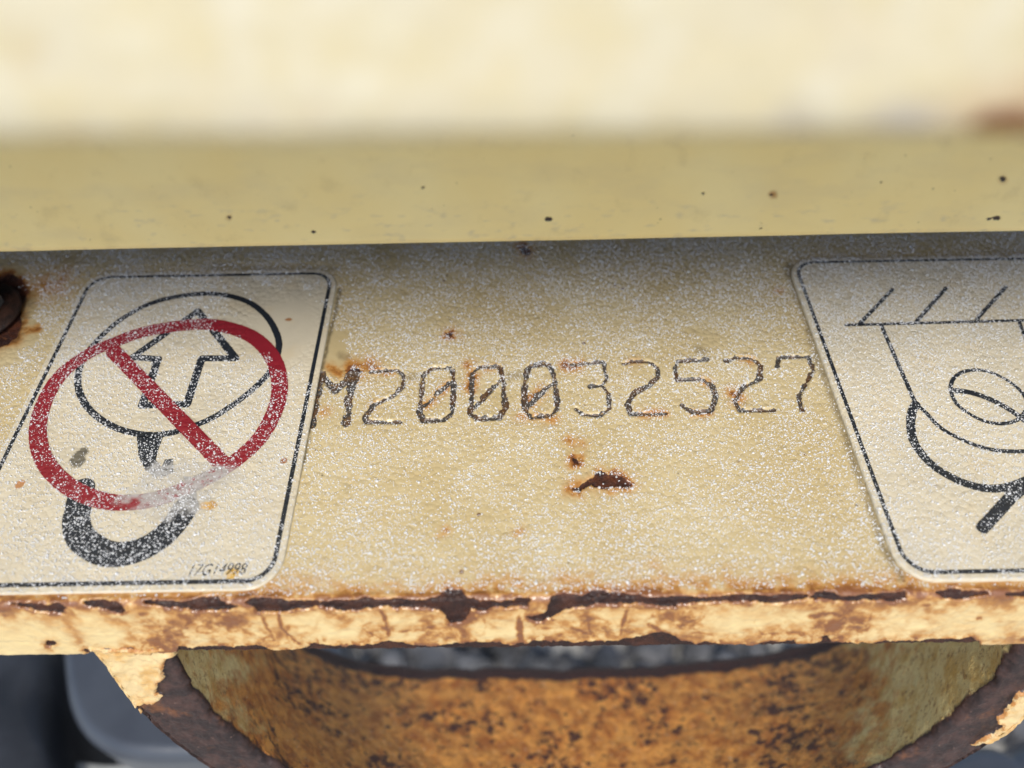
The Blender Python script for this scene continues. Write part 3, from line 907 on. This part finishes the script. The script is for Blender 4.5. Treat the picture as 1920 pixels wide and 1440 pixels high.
strokes([s1([(1078, 300), (1285, 558), (1100, 558), (1020, 808), (775, 815), (862, 562), (722, 552)])], .00086, ZB, 'arrow_outline', M_BLACK, stk, closed=True, smooth=False)
fill(s1([(745, 985), (890, 985), (862, 1060), (850, 1110), (880, 1150), (900, 1110), (945, 1105), (945, 1180), (905, 1200), (840, 1205), (790, 1165), (755, 1090)]), ZB, 'hook_shank', M_BLACK, stk)
strokes([s2([(445, 400), (432, 480), (415, 570), (440, 660), (520, 725), (620, 755), (750, 735), (870, 670), (960, 580), (1010, 500)])], .00245, ZB, 'hook_bowl', M_BLACK, stk)
fill(s2([(950, 570), (1050, 560), (1075, 470), (1070, 400), (1040, 330), (1000, 330), (1020, 420), (960, 490)]), ZB + .00001, 'hook_tip', M_BLACK, stk)
strokes([s1([(1080, 372), (1250, 392), (1390, 450), (1490, 560), (1525, 700), (1500, 840), (1410, 1000), (1250, 1140), (1070, 1240), (850, 1325), (640, 1345), (480, 1310), (340, 1230), (240, 1110), (205, 960), (240, 800), (330, 650), (470, 540), (600, 480), (800, 410)])], .00170, ZR, 'prohibition_ring', M_RED, stk, closed=True)
strokes([s1([(620, 520), (1215, 1135)])], .00165, ZR + .00002, 'prohibition_bar', M_RED, stk, smooth=False)

def text_mesh(s, name, p0, p1, height, z, mat, parent):
    cu = bpy.data.curves.new('t', 'FONT')
    cu.body = s
    cu.shear = 0.25
    to = bpy.data.objects.new('t', cu)
    COL.objects.link(to)
    bpy.context.view_layer.update()
    me = bpy.data.meshes.new_from_object(to.evaluated_get(bpy.context.evaluated_depsgraph_get()))
    bpy.data.objects.remove(to)
    a, b2 = hit(p0, o=(0, 0, z))[0], hit(p1, o=(0, 0, z))[0]
    co = np.empty(len(me.vertices) * 3, np.float32)
    me.vertices.foreach_get('co', co)
    co = co.reshape(-1, 3)
    co -= co.min(0)
    mx = co.max(0)
    d = (b2 - a)[:2]
    out = np.empty_like(co)
    pr = np.array([-d[1], d[0]]) / np.linalg.norm(d)
    out[:, :2] = a[:2] + co[:, :1] / mx[0] * d + co[:, 1:2] / mx[1] * height * pr
    out[:, 2] = z
    me.vertices.foreach_set('co', out.ravel())
    me.materials.clear()
    me.materials.append(mat)
    me.name = name
    o = bpy.data.objects.new(name, me)
    COL.objects.link(o)
    return adopt(o, parent)
text_mesh('17G14998', 'part_number', (353, 1080), (461, 1077), .0022, ZB, M_BLACK, stk)

s5 = lambda L: crop(L, 1440, 460, .25)
s6 = lambda L: crop(L, 1440, 780, .25)
s7 = lambda L: crop(L, 1680, 660, .25)
RX0, RX1, RY0, RY1 = .0657, .1330, .0562, .1385
stk2 = empty('tie_down_sticker', 'cream white sticker with line drawing of ropes below a hatched bar, no red on it', 'sticker', ((RX0 + RX1) / 2, (RY0 + RY1) / 2, 0))
TH2 = 0.0007
sticker_base(stk2, RX0, RX1, RY0, RY1, .0062, TH2)
ZB2 = TH2 + .00004
border(stk2, RX0, RX1, RY0, RY1, .0062, .0016, .00040, ZB2)
strokes([s5([(585, 598), (1920, 562), (2150, 556)])], .00042, ZB2, 'hatched_bar_line', M_BLACK, stk2, smooth=False)
for L in ([(690, 585), (935, 330)], [(1110, 575), (1335, 320)], [(1565, 555), (1785, 310)], [(2010, 545), (2225, 300)]):
    strokes([s5(L)], .00046, ZB2 + .00001, 'hatch_stroke', M_BLACK, stk2, smooth=False)
strokes([s5([(850, 600), (920, 760), (1000, 940), (1060, 1080), (1112, 1195)])], .00045, ZB2 + .00002, 'rope_line', M_BLACK, stk2)
strokes([s5([(1885, 575), (1925, 680), (1990, 800)])], .00042, ZB2 + .00002, 'rope_line', M_BLACK, stk2)
strokes([s7([(150, 390), (118, 460), (112, 560), (130, 660), (190, 760), (290, 860), (400, 930), (520, 985), (660, 1020), (800, 1020), (920, 990), (1040, 930)])], .00088, ZB2 + .00003, 'drum_outline', M_BLACK, stk2)
strokes([s7([(160, 400), (220, 450), (320, 555), (440, 630), (600, 700), (760, 738), (900, 746), (1060, 740)])], .00046, ZB2 + .00004, 'drum_edge', M_BLACK, stk2)
strokes([s7([(412, 290), (425, 210), (480, 160), (560, 137), (650, 138), (760, 172), (870, 235), (950, 310), (985, 390), (960, 460), (900, 515), (820, 535), (740, 535), (640, 510), (530, 450), (450, 380)])], .00042, ZB2 + .00003, 'drum_bore', M_BLACK, stk2, closed=True)
strokes([s7([(425, 288), (540, 300), (660, 335), (780, 390), (880, 450), (960, 510), (1040, 570)])], .00068, ZB2 + .00005, 'drum_bore_edge', M_BLACK, stk2)
strokes([s7([(960, 1010), (870, 1080), (780, 1180), (650, 1320)])], .00110, ZB2 + .00005, 'rope_tail', M_BLACK, stk2, smooth=False)

# ------------------------------------------------------------------ body panel over the plate
body = empty('body_panel', 'cream painted body panel overhanging the plate, with shaded lower beam showing tiny dark specks', 'body panel', (0, 0.12, 0.03))
YB = 0.107
nY = (0, -1.0, 0)
b0, b1 = hit((0, 481), nY, (0, YB, 0))[0], hit((1920, 442), nY, (0, YB, 0))[0]
SPECKS = [((1028, 411), 8, 5), ((588, 437), 6, 3), ((429, 408), 4, 4), ((792, 352), 3.5, 3), ((791, 379), 2.5, 2.5), ((810, 390), 2.5, 2.5), ((1320, 364), 4, 3), ((1653, 343), 3.5, 3), ((1880, 336), 6, 6), ((1331, 316), 3, 2.5),
          ((1868, 410), 9, 6), ((1855, 411), 5, 3), ((1620, 297), 3, 2.5), ((1698, 291), 3, 3), ((1640, 292), 2, 2), ((1857, 299), 3, 2.5), ((1426, 336), 2.5, 2), ((426, 452), 2, 2.5), ((517, 452), 3, 2), ((167, 451), 2, 2), ((1447, 367), 4, 3), ((283, 351), 2.5, 2.5), ((1213, 374), 2, 2), ((234, 425), 2, 1.5), ((306, 446), 2, 1.5), ((1428, 418), 3, 4), ((1427, 430), 4, 2), ((1043, 369), 2, 2), ((1779, 362), 2, 2), ((1245, 316), 2.5, 2)]
bxs = np.concatenate([np.arange(-.3, -.15, .005), np.arange(-.15, .1501, .0003), np.arange(.155, .301, .005)])
def edge_z(x):
    return b0[2] + (b1[2] - b0[2]) * (x - b0[0]) / (b1[0] - b0[0])
prof = []
for z in np.arange(.046, .0022, -.0003):
    prof.append((0, z))
rr = .0022
for a in np.linspace(0, math.pi / 2, 14):
    prof.append((rr - rr * math.cos(a), rr - rr * math.sin(a)))
for t in (.004, .01, .03, .052):
    prof.append((rr + t, 0))
prof = np.array(prof)
NU, NV = len(bxs), len(prof)
V = np.stack([np.broadcast_to(bxs, (NV, NU)), np.broadcast_to(YB + prof[:, :1], (NV, NU)), prof[:, 1:2] + edge_z(bxs)[None, :]], -1).reshape(-1, 3)
px = proj(V)
rust = np.zeros(len(V))
stain = np.zeros(len(V))
PW = px + np.stack([fbm(px[:, 0] / 7, px[:, 1] / 7, 3), fbm(px[:, 0] / 7, px[:, 1] / 7, 9)], -1) * 2.0
front = np.repeat(np.arange(NV) < NV - 4, NU)
for (cx, cy), a, b2 in SPECKS:
    d = np.hypot((PW[:, 0] - cx) / a, (PW[:, 1] - cy) / b2)
    rust = np.maximum(rust, sstep(1.2, .5, d) * front * (1.0 if a > 3.2 else 0.55))
for (cx, cy), a, st in (((1450, 365), 10, .8), ((429, 408), 8, .5), ((1880, 336), 12, .45), ((1003, 456), 7, .5)):
    d = np.hypot(PW[:, 0] - cx, PW[:, 1] - cy) / a
    stain = np.maximum(stain, st * sstep(1.4, .2, d) * front)
grey = (.45 * np.clip(fbm(px[:, 0] / 26, px[:, 1] / 9, 77) - .40, 0, 1) * sstep(330, 430, px[:, 1]) + .10 * np.clip(fbm(px[:, 0] / 120, px[:, 1] / 40, 79), 0, 1)) * front
rust[~front] = 1.0  # unseen underside darkened to cut light bounced onto the plate
V[:, 1] += rust * front * .0003 + 0.00012 * fbm(V[:, 0] * 30, V[:, 2] * 60, 5)
beam = mesh_np('lower_beam', V, grid_quads(NU, NV)[:, ::-1], M_BEAM, None, True, {'rust': rust, 'stain': stain, 'grey': grey})
adopt(beam, body)
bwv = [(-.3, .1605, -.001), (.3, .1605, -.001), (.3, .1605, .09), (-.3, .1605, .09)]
bw = mesh_np('rear_light_block', np.array(bwv), np.array([(0, 1, 2, 3)]), M_BEAM, None, False, {'rust': np.ones(4), 'stain': np.zeros(4), 'grey': np.zeros(4)})  # unseen wall added to keep out sky light, dark to cut bounce
adopt(bw, body)

# upper face, much nearer to the camera
e = hit((960, 284), nY, (0, .0405, 0))[0]
YE, ZE = e[1], e[2]
e0_, e1_ = hit((0, 290), nY, (0, YE, 0))[0], hit((1920, 274), nY, (0, YE, 0))[0]
ang = math.radians(80)                           # slope of the upper face
prof = []
for t in np.linspace(.14, .0025, 120):
    prof.append((t * math.cos(ang), t * math.sin(ang)))
rr = .0016
for a in np.linspace(0, math.pi - (math.pi / 2 - (math.pi / 2 - ang)) , 12):
    th_ = math.pi - (math.pi / 2 - ang) + a
    prof.append((rr * 1.3 + rr * math.cos(th_), rr + rr * math.sin(th_)))
yb2, zb2 = prof[-1]
for t in np.linspace(.003, YB - YE + .001, 14):
    prof.append((yb2 + t, zb2))
prof = np.array(prof)
bxs = np.concatenate([np.arange(-.3, -.15, .005), np.arange(-.15, .1501, .0006), np.arange(.155, .301, .005)])
NU, NV = len(bxs), len(prof)
ez = e0_[2] + (e1_[2] - e0_[2]) * (bxs - e0_[0]) / (e1_[0] - e0_[0])
V = np.stack([np.broadcast_to(bxs, (NV, NU)), np.broadcast_to(YE + prof[:, :1], (NV, NU)), prof[:, 1:2] + ez[None, :]], -1).reshape(-1, 3)
px = proj(V)
front = np.repeat(np.arange(NV) < 134, NU)
PW = px + np.stack([fbm(px[:, 0] / 40, px[:, 1] / 40, 3), fbm(px[:, 0] / 40, px[:, 1] / 40, 9)], -1) * 14
d = np.hypot((PW[:, 0] - 1905) / 120, (PW[:, 1] - 262) / 62)
rust = sstep(1.3, .5, d) * front
stain = np.clip(.45 * sstep(1.8, .2, np.hypot((PW[:, 0] - 1880) / 130, (PW[:, 1] - 235) / 90)) + .25 * np.clip(fbm(px[:, 0] / 130, px[:, 1] / 130, 15) - .3, 0, 1), 0, 1) * front
for cx, cy, r_ in ((490, 225, 55), (590, 215, 45), (60, 110, 60), (1555, 30, 40), (1610, 60, 45), (140, 262, 45)):
    stain = np.maximum(stain, .22 * sstep(1.4, .2, np.hypot(PW[:, 0] - cx, PW[:, 1] - cy) / r_) * front)
grey = np.maximum(.55 * sstep(1.5, .1, np.hypot((PW[:, 0] - 1690) / 75, (PW[:, 1] - 225) / 34)), .40 * sstep(1.5, .1, np.hypot((PW[:, 0] - 1490) / 45, (PW[:, 1] - 235) / 30))) * front
upper = mesh_np('upper_face', V, grid_quads(NU, NV)[:, ::-1], M_PANEL, None, True, {'rust': rust, 'stain': stain, 'grey': grey})
adopt(upper, body)

# ------------------------------------------------------------------ what lies below
ZG = -0.62
gm = bpy.data.meshes.new('ground')
gm.from_pydata([(-30, -30, ZG), (30, -30, ZG), (30, 30, ZG), (-30, 30, ZG)], [], [(0, 1, 2, 3)])
gm.materials.append(M_GROUND)
g = bpy.data.objects.new('ground', gm)
COL.objects.link(g)
g['kind'] = 'structure'
g['label'] = 'grey gravel ground far below the plate'
rng = np.random.default_rng(4)
import bmesh
bm = bmesh.new()
bmesh.ops.create_icosphere(bm, subdivisions=2, radius=1)
bm.verts.ensure_lookup_table()
sv_ = np.array([v.co[:] for v in bm.verts])
sf_ = np.array([[v.index for v in f.verts] for f in bm.faces])
bm.free()
VV, FF = [], []
for i in range(2600):
    x, y = rng.uniform(-.55, .55), rng.uniform(-.05, .75)
    s = rng.uniform(.006, .020)
    v = sv_ * (s * rng.uniform(.7, 1.3, 3)) * (1 + .18 * rng.standard_normal((len(sv_), 1)))
    VV.append(v + (x, y, ZG + s * .4))
    FF.append(sf_ + i * len(sv_))
st_ = mesh_np('gravel', np.vstack(VV), np.vstack(FF), M_STONE, None, False)
st_['kind'] = 'stuff'
st_['label'] = 'loose grey gravel stones on the ground'
st_['category'] = 'gravel'

def slab(name, outline, z, depth, bevel, mat, label, cat, parts=()):
    """block with a rounded outline (world xy) and a soft upper edge"""
    O = np.asarray(outline, float)
    c = O.mean(0)
    rows = []
    for k in range(7):
        a = k / 6 * math.pi / 2
        ins = bevel * (1 - math.sin(a)) 
        ins = bevel * (1 - math.cos(a))
        d = O - c
        L = np.linalg.norm(d, axis=1, keepdims=True)
        rows.append(np.column_stack([c + d * (1 - ins / L), np.full(len(O), z - bevel + bevel * math.sin(a))]))
    rows = [np.column_stack([O, np.full(len(O), z - depth)])] + rows
    V = np.vstack(rows)
    n = len(O)
    me = bpy.data.meshes.new(name)
    me.from_pydata(V.tolist(), [], grid_quads(n, len(rows), True).tolist() + [list(range((len(rows) - 1) * n, len(rows) * n))])
    for p in me.polygons:
        p.use_smooth = True
    me.materials.append(mat)
    o = bpy.data.objects.new(name, me)
    COL.objects.link(o)
    if label:
        o['label'] = label
        o['category'] = cat
    return o

def px_outline(L, z, closed=True):
    return hit(smooth_path(L, True, 6), o=(0, 0, z))[:-1, :2]
zc = -0.16
slab('plastic_cover', px_outline([(112, 1180), (112, 1250), (122, 1320), (150, 1375), (200, 1410), (270, 1424), (360, 1424), (480, 1424), (600, 1420), (640, 1330), (640, 1200), (600, 1120), (400, 1100), (200, 1110), (130, 1130)][::-1], zc), zc, .05, .006, M_DARK, 'blue grey plastic cover with rounded corner behind the hanging eye', 'plastic cover')
slab('grey_step', px_outline([(130, 1432), (200, 1430), (420, 1430), (700, 1430), (720, 1600), (420, 1640), (160, 1600), (140, 1500)][::-1], zc - .03), zc - .03, .05, .004, M_STRIP, 'dull grey metal step edge below the plastic cover', 'metal step')
slab('rubber_buffer', px_outline([(-300, 1150), (-100, 1130), (60, 1140), (88, 1200), (92, 1300), (100, 1380), (115, 1480), (60, 1600), (-100, 1620), (-300, 1560)][::-1], zc - .015), zc - .015, .06, .012, M_RUBB, 'black rubber buffer beside the blue grey plastic cover', 'rubber buffer')
slab('dark_bracket', px_outline([(1720, 1480), (1800, 1405), (1860, 1392), (1900, 1398), (1990, 1360), (2100, 1380), (2150, 1500), (2000, 1620), (1800, 1600)][::-1], zc - .02), zc - .02, .05, .008, M_DARK, 'dark plastic bracket below the cream paint scrap of the eye', 'bracket')

# ------------------------------------------------------------------ frost on the plate and the stickers
def make_frost():
    b = NB('frost_bead_ice')
    b.set(b.b.inputs['Transmission Weight'], 0.38)
    b.set(b.b.inputs['IOR'], 1.5)
    return b.done((0.90, 0.92, 0.95), 0.13)
M_FROST = make_frost()
rng = np.random.default_rng(12)
N = 230000
fx = rng.uniform(-.128, .134, N)
fy = rng.uniform(.050, .150, N)
P = np.stack([fx, fy], -1)
fpx = proj(np.column_stack([P, np.zeros(N)]))
dens = 0.70 + 0.50 * fbm(fx * 140, fy * 140, 201) + 0.25 * fbm(fx * 500, fy * 500, 207, 2)
for (cx, cy), a, b2, k in (((520, 610), 95, 75, 1.2), ((620, 655), 38, 45, 1.1), ((1300, 640), 60, 26, .5), ((430, 590), 60, 40, .5), ((590, 660), 22, 60, .7), ((1060, 920), 40, 30, .3), ((1140, 900), 45, 14, .6), ((10, 590), 60, 85, 1.3), ((150, 860), 26, 26, .5), ((270, 940), 60, 18, .4)):
    d = np.hypot((fpx[:, 0] - cx) / a, (fpx[:, 1] - cy) / b2) + .3 * fbm(fx * 300, fy * 300, 211, 2)
    dens -= k * sstep(1.2, .75, d)
ar = arris_y(fx)
dens -= sstep(.0026, .0010, fy - ar) * 1.0
fz = np.zeros(N)
inL = round_rect_sd(P, (LX0 + LX1) / 2, (LY0 + LY1) / 2, (LX1 - LX0) / 2, (LY1 - LY0) / 2, .0062)
inR = round_rect_sd(P, (RX0 + RX1) / 2, (RY0 + RY1) / 2, (RX1 - RX0) / 2, (RY1 - RY0) / 2, .0062)
keep = (rng.random(N) < dens) & (fy > ar + .001) & ((inL < -.0001) | (inL > .0003)) & ((inR < -.0001) | (inR > .0003))
fz = np.where(inL < 0, TH + .00006, np.where(inR < 0, TH2 + .00006, 0))
sdp, _ = stamp_depth(fx, fy)
fz = np.where((inL > 0) & (inR > 0), sdp + .00003, fz)
rad = rng.gamma(5.0, .0000172, N).clip(.00005, .00034)
V = np.column_stack([fx, fy, fz])[keep]
rad = rad[keep]
me = bpy.data.meshes.new('frost')
me.vertices.add(len(V))
me.vertices.foreach_set('co', V.astype(np.float32).ravel())
at = me.attributes.new('rad', 'FLOAT_VECTOR', 'POINT')
sc3 = np.stack([rad * rng.uniform(.75, 1.35, len(V)), rad * rng.uniform(.75, 1.35, len(V)), rad * rng.uniform(.7, 1.1, len(V))], -1)
at.data.foreach_set('vector', sc3.astype(np.float32).ravel())
at = me.attributes.new('turn', 'FLOAT_VECTOR', 'POINT')
tn = np.column_stack([rng.normal(0, .25, (len(V), 2)), rng.uniform(0, 6.28, len(V))])
at.data.foreach_set('vector', tn.astype(np.float32).ravel())
fo = bpy.data.objects.new('frost', me)
COL.objects.link(fo)
fo['kind'] = 'stuff'
fo['label'] = 'fine glittering frost beads scattered over the plate and both stickers'
fo['category'] = 'frost'
gt = bpy.data.node_groups.new('frost_beads', 'GeometryNodeTree')
gt.interface.new_socket('Geometry', in_out='INPUT', socket_type='NodeSocketGeometry')
gt.interface.new_socket('Geometry', in_out='OUTPUT', socket_type='NodeSocketGeometry')
gi, go = gt.nodes.new('NodeGroupInput'), gt.nodes.new('NodeGroupOutput')
iop = gt.nodes.new('GeometryNodeInstanceOnPoints')
ico = gt.nodes.new('GeometryNodeMeshIcoSphere')
ico.inputs['Radius'].default_value = 1.0
ico.inputs['Subdivisions'].default_value = 3
ss = gt.nodes.new('GeometryNodeSetShadeSmooth')
sm_ = gt.nodes.new('GeometryNodeSetMaterial')
sm_.inputs['Material'].default_value = M_FROST
na = gt.nodes.new('GeometryNodeInputNamedAttribute')
na.data_type = 'FLOAT_VECTOR'
na.inputs['Name'].default_value = 'rad'
nb = gt.nodes.new('GeometryNodeInputNamedAttribute')
nb.data_type = 'FLOAT_VECTOR'
nb.inputs['Name'].default_value = 'turn'
L_ = gt.links.new
L_(gi.outputs[0], iop.inputs['Points'])
L_(ico.outputs[0], ss.inputs[0])
L_(ss.outputs[0], sm_.inputs[0])
L_(sm_.outputs[0], iop.inputs['Instance'])
L_(na.outputs['Attribute'], iop.inputs['Scale'])
L_(nb.outputs['Attribute'], iop.inputs['Rotation'])
L_(iop.outputs[0], go.inputs[0])
me.materials.append(M_FROST)
md = fo.modifiers.new('beads', 'NODES')
md.node_group = gt
